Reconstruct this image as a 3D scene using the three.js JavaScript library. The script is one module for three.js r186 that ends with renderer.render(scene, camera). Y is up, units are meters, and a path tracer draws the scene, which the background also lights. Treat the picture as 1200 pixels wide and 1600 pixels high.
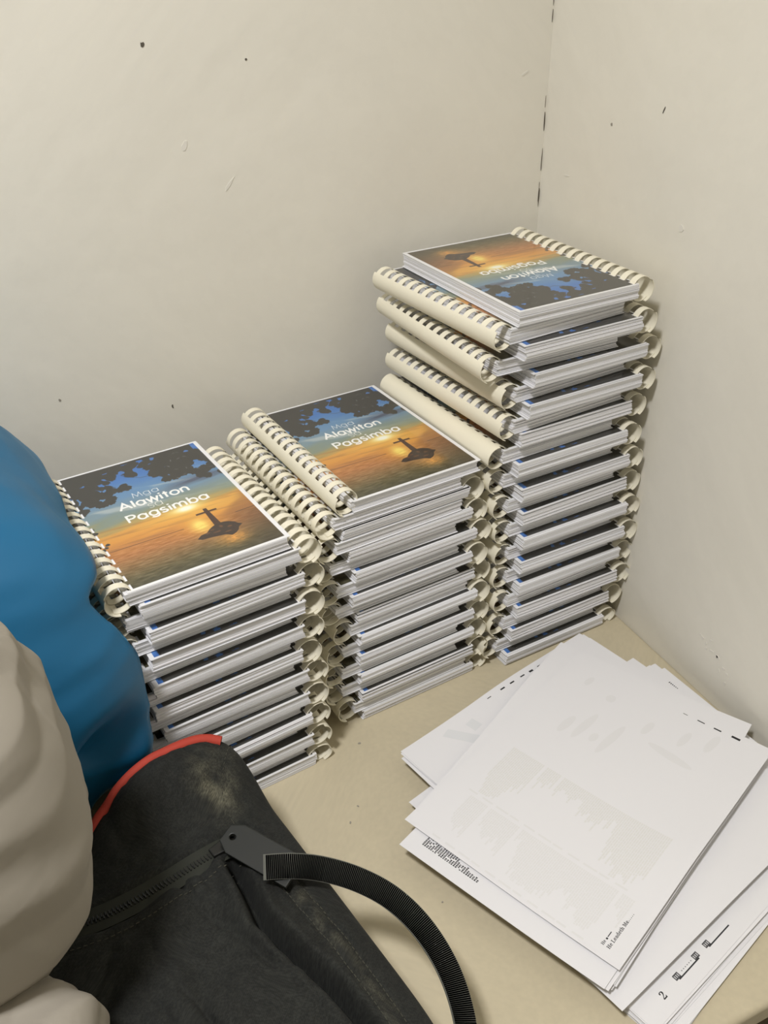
import * as THREE from 'three';
import { mergeGeometries } from 'three/addons/utils/BufferGeometryUtils.js';
import { RoundedBoxGeometry } from 'three/addons/geometries/RoundedBoxGeometry.js';
import { ImprovedNoise } from 'three/addons/math/ImprovedNoise.js';
import { RectAreaLightUniformsLib } from 'three/addons/lights/RectAreaLightUniformsLib.js';

// ---------------------------------------------------------------- camera, light, exposure
const scene = new THREE.Scene();
scene.background = new THREE.Color(0x000000);
const camera = new THREE.PerspectiveCamera(58.309, 0.75, 0.02, 20);
camera.position.set(-0.6338, 0.742, 0.9398);
camera.rotation.set(THREE.MathUtils.degToRad(-32.884), THREE.MathUtils.degToRad(-24.855), THREE.MathUtils.degToRad(-0.777), 'YXZ');
const renderer = new THREE.WebGLRenderer({ antialias: true });
renderer.toneMapping = THREE.LinearToneMapping;
renderer.toneMappingExposure = 1.0;
renderer.shadowMap.enabled = true;
RectAreaLightUniformsLib.init();
const LAMP = { x: -0.98, y: 1.69, z: 0.8, size: 0.2, intensity: 166, color: 0xfaf9fb };
const lampLight = new THREE.RectAreaLight(LAMP.color, LAMP.intensity, LAMP.size, LAMP.size);
lampLight.position.set(LAMP.x, LAMP.y - 0.012, LAMP.z);
lampLight.lookAt(LAMP.x, -1, LAMP.z);
scene.add(lampLight);

// ---------------------------------------------------------------- helpers
function rngOf(seed) { let a = seed >>> 0; return () => { a = (a + 0x6d2b79f5) | 0; let t = Math.imul(a ^ (a >>> 15), 1 | a); t = (t + Math.imul(t ^ (t >>> 7), 61 | t)) ^ t; return ((t ^ (t >>> 14)) >>> 0) / 4294967296; }; }
const perlin = new ImprovedNoise();
const noise = (x, y, z = 0) => perlin.noise(x, y, z);
const fbm = (x, y, z = 0, o = 4) => { let s = 0, a = 1, f = 1; for (let i = 0; i < o; i++) { s += a * noise(x * f, y * f, z * f + i * 7.3); a *= 0.5; f *= 2.03; } return s; };
const clamp = (v, a, b) => Math.min(b, Math.max(a, v));
const smooth = (a, b, v) => { const t = clamp((v - a) / (b - a), 0, 1); return t * t * (3 - 2 * t); };
const taken = new Map();
function numbered(n) { const k = taken.get(n) || 0; taken.set(n, k + 1); return k ? `${n}_${String(k).padStart(3, '0')}` : n; }
function mesh(name, geo, mat, parent) { const m = new THREE.Mesh(geo, mat); m.name = name; m.castShadow = m.receiveShadow = true; parent.add(m); return m; }
function thing(name, label, category, pos = [0, 0, 0], turn = 0, group) {
  const o = new THREE.Group(); o.name = numbered(name); o.position.set(...pos); o.rotation.y = turn;
  o.userData = { label, category }; if (group) o.userData.group = group; scene.add(o); return o;
}
function struct(name, geo, mat, label, category) { const m = mesh(name, geo, mat, scene); m.userData = { kind: 'structure', label, category }; return m; }
function canvasOf(w, h) { const c = document.createElement('canvas'); c.width = w; c.height = h; return [c, c.getContext('2d')]; }
function texOf(c, srgb = true, repeat) { const t = new THREE.CanvasTexture(c); if (srgb) t.colorSpace = THREE.SRGBColorSpace; t.wrapS = t.wrapT = THREE.RepeatWrapping; if (repeat) t.repeat.set(...repeat); t.magFilter = THREE.LinearFilter; t.anisotropy = 8; return t; }
// tileable grain: fn(u,v) gives 0..255 triples
function dataTex(n, fn, srgb) { const d = new Uint8Array(n * n * 4); for (let y = 0; y < n; y++) for (let x = 0; x < n; x++) { const c = fn(x / n, y / n), i = (y * n + x) * 4; d[i] = c[0]; d[i + 1] = c[1]; d[i + 2] = c[2]; d[i + 3] = 255; } const t = new THREE.DataTexture(d, n, n); t.wrapS = t.wrapT = THREE.RepeatWrapping; t.magFilter = THREE.LinearFilter; t.minFilter = THREE.LinearMipmapLinearFilter; t.generateMipmaps = true; if (srgb) t.colorSpace = THREE.SRGBColorSpace; t.needsUpdate = true; return t; }
const tileNoise = (u, v, k, s = 0, o = 4) => { const a = Math.PI * 2; return fbm(Math.cos(u * a) * k + 9 + s, Math.sin(u * a) * k + Math.cos(v * a) * k, Math.sin(v * a) * k + s, o); };
function boxUV(geo, s = 1) { // world-size uv by dominant normal
  const g = geo.index ? geo.toNonIndexed() : geo, p = g.attributes.position, n = g.attributes.normal, uv = new Float32Array(p.count * 2);
  for (let i = 0; i < p.count; i++) { const ax = Math.abs(n.getX(i)), ay = Math.abs(n.getY(i)), az = Math.abs(n.getZ(i)); let u, v; if (ay >= ax && ay >= az) { u = p.getX(i); v = p.getZ(i); } else if (ax >= az) { u = p.getZ(i); v = p.getY(i); } else { u = p.getX(i); v = p.getY(i); } uv[i * 2] = u * s; uv[i * 2 + 1] = v * s; }
  g.setAttribute('uv', new THREE.BufferAttribute(uv, 2)); return g;
}
function boxAt(w, h, d, x, y, z, s) { const g = new THREE.BoxGeometry(w, h, d); g.translate(x, y, z); return boxUV(g, s); }

// ---------------------------------------------------------------- materials
const wallGrain = dataTex(512, (u, v) => { const n = tileNoise(u, v, 1.1, 3), f = tileNoise(u, v, 9, 1, 3); const k = 1 + n * 0.008 + f * 0.006; return [236 * k, 232 * k, 219 * k].map((c) => clamp(c, 0, 255)); }, true);
const wallBump = dataTex(512, (u, v) => { const c = 128 + tileNoise(u, v, 0.9, 5, 3) * 70 + tileNoise(u, v, 7, 2, 3) * 9; return [c, c, c].map((q) => clamp(q, 0, 255)); });
const M = {};
M.wall = new THREE.MeshPhysicalMaterial({ map: wallGrain, roughness: 0.42, bumpMap: wallBump, bumpScale: 0.0035, specularIntensity: 0.6 });
M.chipDark = new THREE.MeshStandardMaterial({ color: 0x5d574c, roughness: 0.9 });
M.chipGrey = new THREE.MeshStandardMaterial({ color: 0x9c968a, roughness: 0.9 });
M.chipPale = new THREE.MeshStandardMaterial({ color: 0xe9e5da, roughness: 0.55 });
const tableMap = dataTex(512, (u, v) => { const k = 1 + tileNoise(u, v, 1.3, 11) * 0.012 + tileNoise(u, v, 14, 4, 2) * 0.02; return [205 * k, 194 * k, 166 * k].map((c) => clamp(c, 0, 255)); }, true);
M.table = new THREE.MeshPhysicalMaterial({ map: tableMap, roughness: 0.45, specularIntensity: 0.5 });
M.floor = new THREE.MeshStandardMaterial({ color: 0x54483d, roughness: 0.7 });
M.ceiling = new THREE.MeshStandardMaterial({ color: 0xe6e2d6, roughness: 0.9 });
M.leg = new THREE.MeshStandardMaterial({ color: 0x8f8470, roughness: 0.6 });
M.comb = new THREE.MeshPhysicalMaterial({ color: 0xf2ecd6, roughness: 0.42, specularIntensity: 0.5 });
M.page = new THREE.MeshStandardMaterial({ color: 0xffffff, vertexColors: true, roughness: 0.85 });
M.card = new THREE.MeshStandardMaterial({ color: 0xeeeef0, roughness: 0.7 });
M.clear = new THREE.MeshPhysicalMaterial({ color: 0xffffff, roughness: 0.13, transmission: 1, thickness: 0, ior: 1.45, specularIntensity: 0.8, side: THREE.DoubleSide });

// ---------------------------------------------------------------- room
const WX = 0.012, RL = -2.5, RF = 2.5, CY = 1.75, FY = -0.75, TH = 0.1;
struct('wall_back', boxAt(WX - RL + 2 * TH, CY - FY, TH, (WX + RL) / 2, (CY + FY) / 2, -TH / 2, 1.1), M.wall, 'cream painted wall behind the stacked books', 'wall');
struct('wall_right', boxAt(TH, CY - FY, RF, WX + TH / 2, (CY + FY) / 2, RF / 2, 1.1), M.wall, 'cream painted wall to the right of the tallest stack', 'wall');
struct('wall_left', boxAt(TH, CY - FY, RF, RL - TH / 2, (CY + FY) / 2, RF / 2, 1.1), M.wall, 'cream painted wall far left, out of view', 'wall');
struct('wall_front', boxAt(WX - RL + 2 * TH, CY - FY, TH, (WX + RL) / 2, (CY + FY) / 2, RF + TH / 2, 1.1), M.wall, 'cream painted wall behind the camera', 'wall');
struct('floor', boxAt(WX - RL, TH, RF, (WX + RL) / 2, FY - TH / 2, RF / 2), M.floor, 'dark brown floor below the table', 'floor');
struct('ceiling', boxAt(WX - RL, TH, RF, (WX + RL) / 2, CY + TH / 2, RF / 2), M.ceiling, 'plain white ceiling over the room', 'ceiling');
const wallB = scene.getObjectByName('wall_back'), wallR = scene.getObjectByName('wall_right');
// chips, dents and crumbs of paint on the walls (irregular little flakes with their own thickness)
function flake(rx, ry, seed, t = 0.0006) {
  const r = rngOf(seed), s = new THREE.Shape(), n = 9;
  for (let i = 0; i < n; i++) { const a = (i / n) * 6.283, k = 0.6 + r() * 0.5; const x = Math.cos(a) * rx * k, y = Math.sin(a) * ry * k; i ? s.lineTo(x, y) : s.moveTo(x, y); }
  s.closePath(); return new THREE.ExtrudeGeometry(s, { depth: t, bevelEnabled: false });
}
function wallMark(wall, name, mat, a, y, rx, ry, turn, seed) {
  const g = flake(rx, ry, seed); g.rotateZ(turn);
  if (wall === wallR) { g.rotateY(-Math.PI / 2); g.translate(WX + 0.0001, y, a); } else g.translate(a, y, -0.0001);
  mesh(name, g, mat, wall);
}
[['paint_chip', M.chipDark, -0.435, 0.648, 0.0022, 0.0026, 0.3], ['paint_chip', M.chipDark, -0.338, 0.63, 0.0012, 0.0012, 0], ['paint_flake', M.chipPale, -0.408, 0.558, 0.003, 0.0055, -0.5], ['paint_flake', M.chipPale, -0.367, 0.517, 0.0015, 0.011, -0.7], ['paint_chip', M.chipGrey, -0.573, 0.32, 0.0014, 0.002, 0], ['paint_chip', M.chipDark, -0.457, 0.287, 0.0011, 0.0026, 0.1], ['paint_flake', M.chipPale, -0.02, 0.597, 0.006, 0.0015, 0.5]].forEach((c, i) => wallMark(wallB, c[0], c[1], c[2], c[3], c[4], c[5], c[6], 40 + i));
[['paint_chip', M.chipDark, 0.197, 0.585, 0.0035, 0.0008, 1.2], ['paint_flake', M.chipPale, 0.05, 0.495, 0.006, 0.001, 0.1], ['paint_flake', M.chipPale, 0.245, 0.485, 0.005, 0.004, 0.4], ['paint_chip', M.chipGrey, 0.12, 0.56, 0.0015, 0.0018, 0], ['paint_chip', M.chipDark, 0.49, 0.062, 0.006, 0.0012, -0.2], ['paint_chip', M.chipGrey, 0.505, 0.03, 0.002, 0.002, 0]].forEach((c, i) => wallMark(wallR, c[0], c[1], c[2], c[3], c[4], c[5], c[6], 70 + i));
{ const r = rngOf(5); for (let i = 0; i < 12; i++) wallMark(wallR, 'paint_flake', M.chipPale, 0.375 + i * 0.0045 + r() * 0.006, 0.085 - i * 0.003 - r() * 0.02, 0.0012 + r() * 0.0026, 0.001 + r() * 0.0016, r() * 3, 90 + i); }
{ const r = rngOf(8); // broken crack down the corner of the room
  for (let y = 0.425; y < 0.95;) { const h = 0.006 + r() * 0.03; if (r() < 0.6) { const g = flake(0.0004 + r() * 0.0006, h / 2, 200 + Math.floor(y * 1000)); g.translate(WX - 0.0012 - r() * 0.0012, y + h / 2, -0.0001); mesh('crack', g, r() < 0.5 ? M.chipGrey : M.chipDark, wallB); } y += h * 0.93; } }

// ---------------------------------------------------------------- ceiling lamp (above and left of the table, out of view)
{ const t = thing('ceiling_lamp', 'round white ceiling lamp above the table', 'lamp', [LAMP.x, LAMP.y, LAMP.z]);
  const pan = new THREE.LatheGeometry([[0, 0.06], [0.135, 0.06], [0.14, 0.05], [0.14, 0.004], [0.132, 0], [0.125, 0.004], [0.12, 0.03], [0, 0.03]].map((q) => new THREE.Vector2(...q)), 40);
  mesh('housing', pan, M.ceiling, t);
  const dif = new THREE.CylinderGeometry(0.118, 0.112, 0.01, 40); dif.translate(0, 0.006, 0);
  mesh('diffuser', dif, new THREE.MeshStandardMaterial({ color: 0xffffff, emissive: LAMP.color, emissiveIntensity: 6 }), t); }

// ---------------------------------------------------------------- table
{ const t = thing('table', 'beige painted table pushed into the corner of the room', 'table');
  const top = new RoundedBoxGeometry(1.42, 0.028, 0.7, 4, 0.006); top.translate(WX - 0.71, -0.014, 0.351); mesh('tabletop', boxUV(top, 2.2), M.table, t);
  for (const [x, z] of [[-0.04, 0.05], [-1.36, 0.05], [-0.04, 0.65], [-1.36, 0.65]]) mesh('leg', boxAt(0.045, 0.722, 0.045, x, -0.389, z), M.leg, t);
  for (const z of [0.05, 0.65]) mesh('apron', boxAt(1.27, 0.07, 0.02, -0.7, -0.063, z), M.leg, t); }
// crumbs on the table, each a little thing
{ const r = rngOf(77), spots = [[-0.335, 0.246, 0.013, 0.0006, 0.9], [-0.37, 0.3, 0.002, 0.0012, 0], [-0.42, 0.39, 0.0016, 0.001, 1], [-0.405, 0.375, 0.0014, 0.001, 2], [-0.36, 0.42, 0.0025, 0.001, .4], [-0.345, 0.47, 0.0016, 0.0008, 1], [-0.38, 0.505, 0.001, 0.001, 1], [-0.34, 0.53, 0.0008, 0.006, .3], [-0.31, 0.265, 0.001, 0.001, 1]];
  spots.forEach(([x, z, a, b, turn], i) => { const g = flake(a, b, 300 + i, 0.0006); g.rotateX(-Math.PI / 2); const m = mesh(numbered('crumb'), g, i ? M.chipGrey : M.chipDark, scene); m.position.set(x, 0, z); m.rotation.y = turn; m.userData = i ? { label: 'tiny grey crumb lying on the bare beige tabletop', category: 'crumb', group: 'crumbs on the tabletop' } : { label: 'thin dark thread on the tabletop in front of the middle stack', category: 'thread' }; }); }

// ---------------------------------------------------------------- printed cover
const W = 0.148, H = 0.21;
function coverCanvas() {
  const w = 1024, h = 1453, [c, g] = canvasOf(w, h), r = rngOf(21);
  const X = (u) => u * w, Y = (v) => v * h;
  const stops = [[0, 62, 112, 186], [0.16, 74, 126, 192], [0.3, 108, 148, 184], [0.4, 126, 150, 162], [0.48, 136, 148, 132], [0.53, 172, 152, 98], [0.58, 216, 160, 78], [0.64, 220, 154, 70], [0.7, 194, 132, 72], [0.76, 180, 122, 72], [0.84, 142, 110, 70], [0.92, 98, 90, 60], [1, 74, 76, 58]];
  const img = g.createImageData(w, h), d = img.data;
  const lerp = (v) => { let i = 0; while (i < stops.length - 2 && v > stops[i + 1][0]) i++; const a = stops[i], b = stops[i + 1], t = clamp((v - a[0]) / (b[0] - a[0]), 0, 1); return [1, 2, 3].map((k) => a[k] + (b[k] - a[k]) * t); };
  for (let y = 0; y < h; y++) for (let x = 0; x < w; x++) {
    const u = x / w, v = y / h;
    const st = fbm(u * 2.2 + 3, v * 22 + u * 2.4, 1, 4), st2 = fbm(u * 3 + 8, v * 46 - u * 3, 5, 3);
    const sea = smooth(0.7, 0.72, v);
    let vv = v + (1 - sea) * st * 0.035;
    let q = lerp(vv);
    // pale cloud streaks in the blue, dark bars in the glow
    const cloud = (1 - sea) * smooth(0.15, 0.6, fbm(u * 1.6 + 1, v * 13 - u * 2.2, 9, 4)) * smooth(0.12, 0.3, v);
    q = q.map((k, i) => k + ([212, 214, 206][i] - k) * cloud * 0.5 * (1 - smooth(0.42, 0.5, v)));
    const bar = (1 - sea) * smooth(0.02, 0.5, st2) * smooth(0.5, 0.56, v) * 0.42; q = q.map((k, i) => k + ([150, 104, 66][i] - k) * bar);
    const dk = Math.exp(-(((u - 0.82) / 0.2) ** 2) - (((v - 0.345 + 0.04 * (u - .8)) / 0.035) ** 2)) * (0.7 + st); q = q.map((k, i) => k + ([78, 84, 104][i] - k) * clamp(dk, 0, 0.85));
    // headland on the right
    const hl = smooth(-0.01, 0.05, v + st * 0.02 - (0.525 + (1 - u) * 0.6)) * (1 - sea); q = q.map((k, i) => k + ([142, 98, 62][i] - k) * hl * 0.6);
    // the setting sun and its second glow
    let s1 = Math.exp(-(((u - 0.6) / 0.085) ** 2) - (((v - 0.556) / 0.026) ** 2)) * 1.3, s1b = Math.exp(-(((u - 0.6) / 0.3) ** 2) - (((v - 0.575) / 0.07) ** 2));
    q = q.map((k, i) => k + ([255, 205, 96][i] - k) * s1b * 0.6); q = q.map((k, i) => k + ([255, 236, 150][i] - k) * clamp(s1 * 1.1, 0, 1)); const s0 = Math.exp(-(((u - 0.6) / 0.045) ** 2) - (((v - 0.556) / 0.017) ** 2)); q = q.map((k, i) => k + ([255, 254, 236][i] - k) * clamp(s0 * 1.5, 0, 1));
    let s2 = Math.exp(-(((u - 0.6) / 0.05) ** 2) - (((v - 0.715) / 0.048) ** 2)), s2b = Math.exp(-(((u - 0.62) / 0.15) ** 2) - (((v - 0.72) / 0.07) ** 2));
    q = q.map((k, i) => k + ([250, 176, 66][i] - k) * s2b * 0.55); q = q.map((k, i) => k + ([255, 226, 120][i] - k) * clamp(s2 * 1.2, 0, 1));
    // waves, and the glitter in front of the islet
    const wv = sea * (fbm(u * 14, v * 90, 2, 3)) * 20 * (0.5 + v); q = q.map((k) => k + wv);
    const gl = sea * Math.exp(-(((u - 0.72) / 0.09) ** 2) - (((v - 0.875) / 0.05) ** 2)) * (0.5 + 0.9 * Math.abs(fbm(u * 30, v * 140, 4, 3))); q = q.map((k, i) => k + ([240, 170, 80][i] - k) * clamp(gl, 0, 0.9));
    const rd = sea * smooth(0.6, 1.05, u) * 0.5 + sea * smooth(0.86, 1.1, v) * 0.25; q = q.map((k, i) => k + ([66, 52, 42][i] - k) * rd * (1 - clamp(gl, 0, 1)));
    const i = (y * w + x) * 4; d[i] = clamp(q[0], 0, 255); d[i + 1] = clamp(q[1], 0, 255); d[i + 2] = clamp(q[2], 0, 255); d[i + 3] = 255;
  }
  g.putImageData(img, 0, 0);
  g.strokeStyle = 'rgba(70,52,40,0.75)'; g.lineWidth = 5; g.beginPath(); g.moveTo(X(0.03), Y(0.7)); g.lineTo(X(0.5), Y(0.704)); g.stroke(); g.lineWidth = 7; g.beginPath(); g.moveTo(X(0.84), Y(0.703)); g.lineTo(X(1), Y(0.7)); g.stroke();
  // branches and leaves hanging in from the top
  const dark = '#3d3c39'; g.fillStyle = dark; g.strokeStyle = dark; g.lineCap = 'round';
  function leaf(u, v, len, a) { g.save(); g.translate(X(u), Y(v)); g.rotate(a); g.beginPath(); g.moveTo(0, 0); const L = len * w; g.bezierCurveTo(L * 0.1, -L * 0.34, L * 0.62, -L * 0.5, L * 0.92, -L * 0.3); g.quadraticCurveTo(L * 0.86, -L * 0.06, L * 1.05, L * 0.02); g.quadraticCurveTo(L * 0.86, L * 0.1, L * 0.9, L * 0.32); g.bezierCurveTo(L * 0.62, L * 0.46, L * 0.1, L * 0.3, 0, 0); g.fill(); g.restore(); }
  function clump(u, v, R, n, len) { for (let i = 0; i < n; i++) { const a = r() * 6.283, k = Math.sqrt(r()) * R; leaf(u + Math.cos(a) * k, v + Math.sin(a) * k * 0.7, len * (0.75 + r() * 0.5), a + (r() - 0.5) * 1.2); } }
  const bez = (pts, lw) => { g.lineWidth = lw; g.beginPath(); g.moveTo(X(pts[0][0]), Y(pts[0][1])); for (let i = 1; i < pts.length; i++) g.lineTo(X(pts[i][0]), Y(pts[i][1])); g.stroke(); };
  bez([[0.36, 0.06], [0.42, 0.15], [0.5, 0.19], [0.62, 0.2], [0.72, 0.16]], 4); bez([[0.2, 0.12], [0.235, 0.2], [0.215, 0.25]], 5); bez([[0.24, 0.17], [0.32, 0.21]], 5); bez([[0, 0.5], [0.04, 0.53]], 4); bez([[0, 0.63], [0.05, 0.655]], 4);
  g.fillRect(0, 0, X(0.3), Y(0.1)); g.fillRect(X(0.66), 0, X(0.28), Y(0.14)); g.fillRect(X(0.3), 0, X(0.36), Y(0.03)); clump(0.08, 0.08, 0.12, 34, 0.09); clump(0.22, 0.05, 0.12, 26, 0.085); clump(0.06, 0.2, 0.08, 30, 0.085); clump(0.16, 0.15, 0.06, 18, 0.08); clump(0.2, 0.29, 0.03, 16, 0.075); clump(0.325, 0.215, 0.025, 9, 0.07); clump(0.01, 0.31, 0.04, 10, 0.06); clump(0.35, 0.04, 0.06, 14, 0.07);
  clump(0.5, 0.09, 0.05, 14, 0.07); clump(0.47, 0.02, 0.06, 10, 0.06); clump(0.57, 0.04, 0.05, 10, 0.06); clump(0.76, 0.1, 0.12, 46, 0.085); clump(0.7, 0.2, 0.07, 20, 0.075); clump(0.87, 0.2, 0.1, 36, 0.085); clump(0.93, 0.31, 0.05, 14, 0.07); clump(0.8, 0.02, 0.12, 22, 0.08); clump(0.97, 0.13, 0.05, 14, 0.07); clump(0.02, 0.52, 0.015, 4, 0.035); clump(0.035, 0.65, 0.018, 5, 0.035);
  g.fillStyle = 'rgba(78,128,196,0.95)'; for (const [u, v, a, b] of [[0.965, 0.045, 0.03, 0.022], [0.885, 0.07, 0.02, 0.012], [0.65, 0.052, 0.022, 0.016], [0.41, 0.1, 0.03, 0.018]]) { g.beginPath(); for (let i = 0; i < 9; i++) { const t = (i / 9) * 6.283, k = 0.55 + r() * 0.6; g.lineTo(X(u + Math.cos(t) * a * k), Y(v + Math.sin(t) * b * k)); } g.fill(); }
  g.strokeStyle = 'rgba(168,176,180,0.7)'; for (let i = 0; i < 13; i++) { const u = 0.68 + r() * 0.27, v = 0.05 + r() * 0.26, a = r() * 3; g.lineWidth = 2 + r() * 3; g.beginPath(); g.moveTo(X(u), Y(v)); g.lineTo(X(u + Math.cos(a) * 0.022), Y(v + Math.sin(a) * 0.015)); g.stroke(); }
  // cross on its rock
  g.fillStyle = '#4c342a'; g.save(); g.beginPath(); g.moveTo(X(0.682), Y(0.602)); g.lineTo(X(0.706), Y(0.602)); g.lineTo(X(0.716), Y(0.752)); g.lineTo(X(0.672), Y(0.752)); g.fill(); g.fillRect(X(0.622), Y(0.626), X(0.136), Y(0.0125)); g.restore();
  g.fillStyle = '#40332c'; g.beginPath(); [[0.527, 0.81], [0.56, 0.79], [0.6, 0.786], [0.63, 0.765], [0.665, 0.75], [0.7, 0.742], [0.735, 0.745], [0.76, 0.752], [0.79, 0.768], [0.8, 0.785], [0.822, 0.8], [0.79, 0.815], [0.775, 0.835], [0.75, 0.85], [0.72, 0.858], [0.69, 0.84], [0.64, 0.832], [0.59, 0.826], [0.55, 0.824]].forEach(([u, v], i) => (i ? g.lineTo(X(u), Y(v)) : g.moveTo(X(u), Y(v)))); g.closePath(); g.fill();
  g.fillStyle = '#6b4a33'; for (const [u, v, a, b] of [[0.6, 0.79, 0.02, 0.006], [0.64, 0.775, 0.018, 0.007], [0.66, 0.8, 0.03, 0.006], [0.7, 0.77, 0.014, 0.01], [0.75, 0.79, 0.02, 0.007], [0.72, 0.82, 0.03, 0.006]]) { g.beginPath(); for (let i = 0; i < 7; i++) { const t = (i / 7) * 6.283, k = 0.5 + r() * 0.7; g.lineTo(X(u + Math.cos(t) * a * k), Y(v + Math.sin(t) * b * k)); } g.fill(); }
  // title in a geometric stroke face: single-storey a, round bowls
  const cap = (word, u0, v0, u1, capH, lw, color) => {
    const adv = { M: 1.1, g: 0.86, a: 0.86, A: 1.02, l: 0.34, w: 1.02, i: 0.34, t: 0.5, o: 0.9, n: 0.78, s: 0.62, P: 0.78, m: 1.2, b: 0.86 };
    const total = [...word].reduce((q, k) => q + adv[k], 0), sx = (X(u1) - X(u0)) / total, sy = Y(capH);
    g.strokeStyle = color; g.lineWidth = lw; g.lineCap = 'butt'; g.lineJoin = 'miter'; let x = X(u0); const xh = 0.7;
    for (const ch of word) {
      const P = (px, py) => [x + px * sx, Y(v0) - py * sy], L = (...p) => { g.beginPath(); p.forEach((q, i) => { const k = P(...q); i ? g.lineTo(...k) : g.moveTo(...k); }); g.stroke(); };
      const E = (cx, cy, rx, ry, a0 = 0, a1 = 6.2832, ccw = false) => { g.beginPath(); const k = P(cx, cy); g.ellipse(k[0], k[1], rx * sx, ry * sy, 0, a0, a1, ccw); g.stroke(); };
      const o = xh / 2;
      if (ch === 'a') { E(0.4, o, 0.3, o); L([0.7, 0], [0.7, xh]); }
      else if (ch === 'g') { E(0.4, o, 0.3, o); L([0.7, xh], [0.7, -0.02]); E(0.4, -0.02, 0.3, 0.24, 0, 2.7); }
      else if (ch === 'b') { E(0.44, o, 0.3, o); L([0.14, 0], [0.14, 1.05]); }
      else if (ch === 'o') E(0.45, o, 0.33, o);
      else if (ch === 'l') L([0.17, 0], [0.17, 1.05]);
      else if (ch === 'i') { L([0.17, 0], [0.17, xh]); L([0.17, 0.84], [0.17, 1.0]); }
      else if (ch === 't') { L([0.25, 0], [0.25, 0.98]); L([0.05, xh], [0.45, xh]); }
      else if (ch === 'n') { L([0.12, 0], [0.12, xh]); E(0.38, 0.4, 0.26, 0.3, Math.PI, 6.2832); L([0.64, 0.4], [0.64, 0]); }
      else if (ch === 'm') { L([0.12, 0], [0.12, xh]); E(0.35, 0.4, 0.23, 0.3, Math.PI, 6.2832); L([0.58, 0.4], [0.58, 0]); E(0.81, 0.4, 0.23, 0.3, Math.PI, 6.2832); L([1.04, 0.4], [1.04, 0]); }
      else if (ch === 'w') L([0.06, xh], [0.28, 0.03], [0.51, xh], [0.74, 0.03], [0.96, xh]);
      else if (ch === 's') { E(0.31, xh * 0.74, 0.2, xh * 0.24, -0.5, 1.4, true); E(0.31, xh * 0.26, 0.22, xh * 0.26, -1.6, 2.7); }
      else if (ch === 'A') { L([0.06, 0], [0.51, 1], [0.96, 0]); L([0.22, 0.34], [0.8, 0.34]); }
      else if (ch === 'M') L([0.1, 0], [0.24, 1], [0.55, 0.15], [0.86, 1], [1.0, 0]);
      else if (ch === 'P') { L([0.12, 0], [0.12, 1], [0.42, 1]); E(0.42, 0.74, 0.27, 0.26, -Math.PI / 2, Math.PI / 2); L([0.42, 0.48], [0.12, 0.48]); }
      x += adv[ch] * sx;
    }
  };
  cap('Mga', 0.365, 0.347, 0.55, 0.042, 4.5, 'rgba(244,246,246,0.92)'); cap('Alawiton', 0.248, 0.42, 0.715, 0.056, 15, '#fbfbf8'); cap('sa', 0.41, 0.466, 0.515, 0.052, 4.5, 'rgba(248,246,236,0.9)'); cap('Pagsimba', 0.245, 0.531, 0.785, 0.056, 15, '#fbfbf8');
  // white unprinted margin
  g.fillStyle = '#f3f3f4'; g.fillRect(0, 0, w, Y(0.012)); g.fillRect(0, Y(0.984), w, h); g.fillRect(0, 0, X(0.012), h); g.fillRect(X(0.972), 0, w, h);
  return c;
}
const coverTex = texOf(coverCanvas()); coverTex.wrapS = coverTex.wrapT = THREE.ClampToEdgeWrapping;
M.cover = new THREE.MeshStandardMaterial({ map: coverTex, roughness: 0.5 });

// ---------------------------------------------------------------- comb-bound books
const PITCH = 0.01429, NR = 15, CR = 0.0133, CX = -W / 2 - 0.0068;
function arcGeo(r0, r1, a0, a1, th, z0, z1, seg) { // a curved strip round the z axis; angle 0 points to -x, positive goes over the top
  const P = [], N = [], I = []; const quad = (a, b, c, d, na, nb, nc, nd) => { const k = P.length / 3; P.push(...a, ...b, ...c, ...d); N.push(...na, ...nb, ...nc, ...nd); const e1=[b[0]-a[0],b[1]-a[1],b[2]-a[2]],e2=[c[0]-a[0],c[1]-a[1],c[2]-a[2]];const cr=(e1[1]*e2[2]-e1[2]*e2[1])*na[0]+(e1[2]*e2[0]-e1[0]*e2[2])*na[1]+(e1[0]*e2[1]-e1[1]*e2[0])*na[2]; if (cr>0) I.push(k, k + 1, k + 2, k, k + 2, k + 3); else I.push(k, k + 2, k + 1, k, k + 3, k + 2); };
  const at = (t, in_) => { const a = a0 + (a1 - a0) * t, r = r0 + (r1 - r0) * t - (in_ ? th : 0); return [-Math.cos(a) * r, Math.sin(a) * r, [-Math.cos(a), Math.sin(a), 0]]; };
  for (let i = 0; i < seg; i++) { const t0 = i / seg, t1 = (i + 1) / seg;
    for (const inn of [0, 1]) { const A = at(t0, inn), B = at(t1, inn), nA = A[2].map((q) => (inn ? -q : q)), nB = B[2].map((q) => (inn ? -q : q)); if (inn) quad([A[0], A[1], z0], [A[0], A[1], z1], [B[0], B[1], z1], [B[0], B[1], z0], nA, nA, nB, nB); else quad([A[0], A[1], z0], [B[0], B[1], z0], [B[0], B[1], z1], [A[0], A[1], z1], nA, nB, nB, nA); }
    for (const [z, s] of [[z0, -1], [z1, 1]]) { const A = at(t0, 0), B = at(t1, 0), C = at(t1, 1), D = at(t0, 1), n = [0, 0, s]; quad([A[0], A[1], z], [B[0], B[1], z], [C[0], C[1], z], [D[0], D[1], z], n, n, n, n); } }
  const g = new THREE.BufferGeometry(); g.setAttribute('position', new THREE.Float32BufferAttribute(P, 3)); g.setAttribute('normal', new THREE.Float32BufferAttribute(N, 3)); g.setAttribute('uv', new THREE.Float32BufferAttribute(new Float32Array(P.length / 3 * 2), 2)); g.setIndex(I); return g;
}
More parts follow.
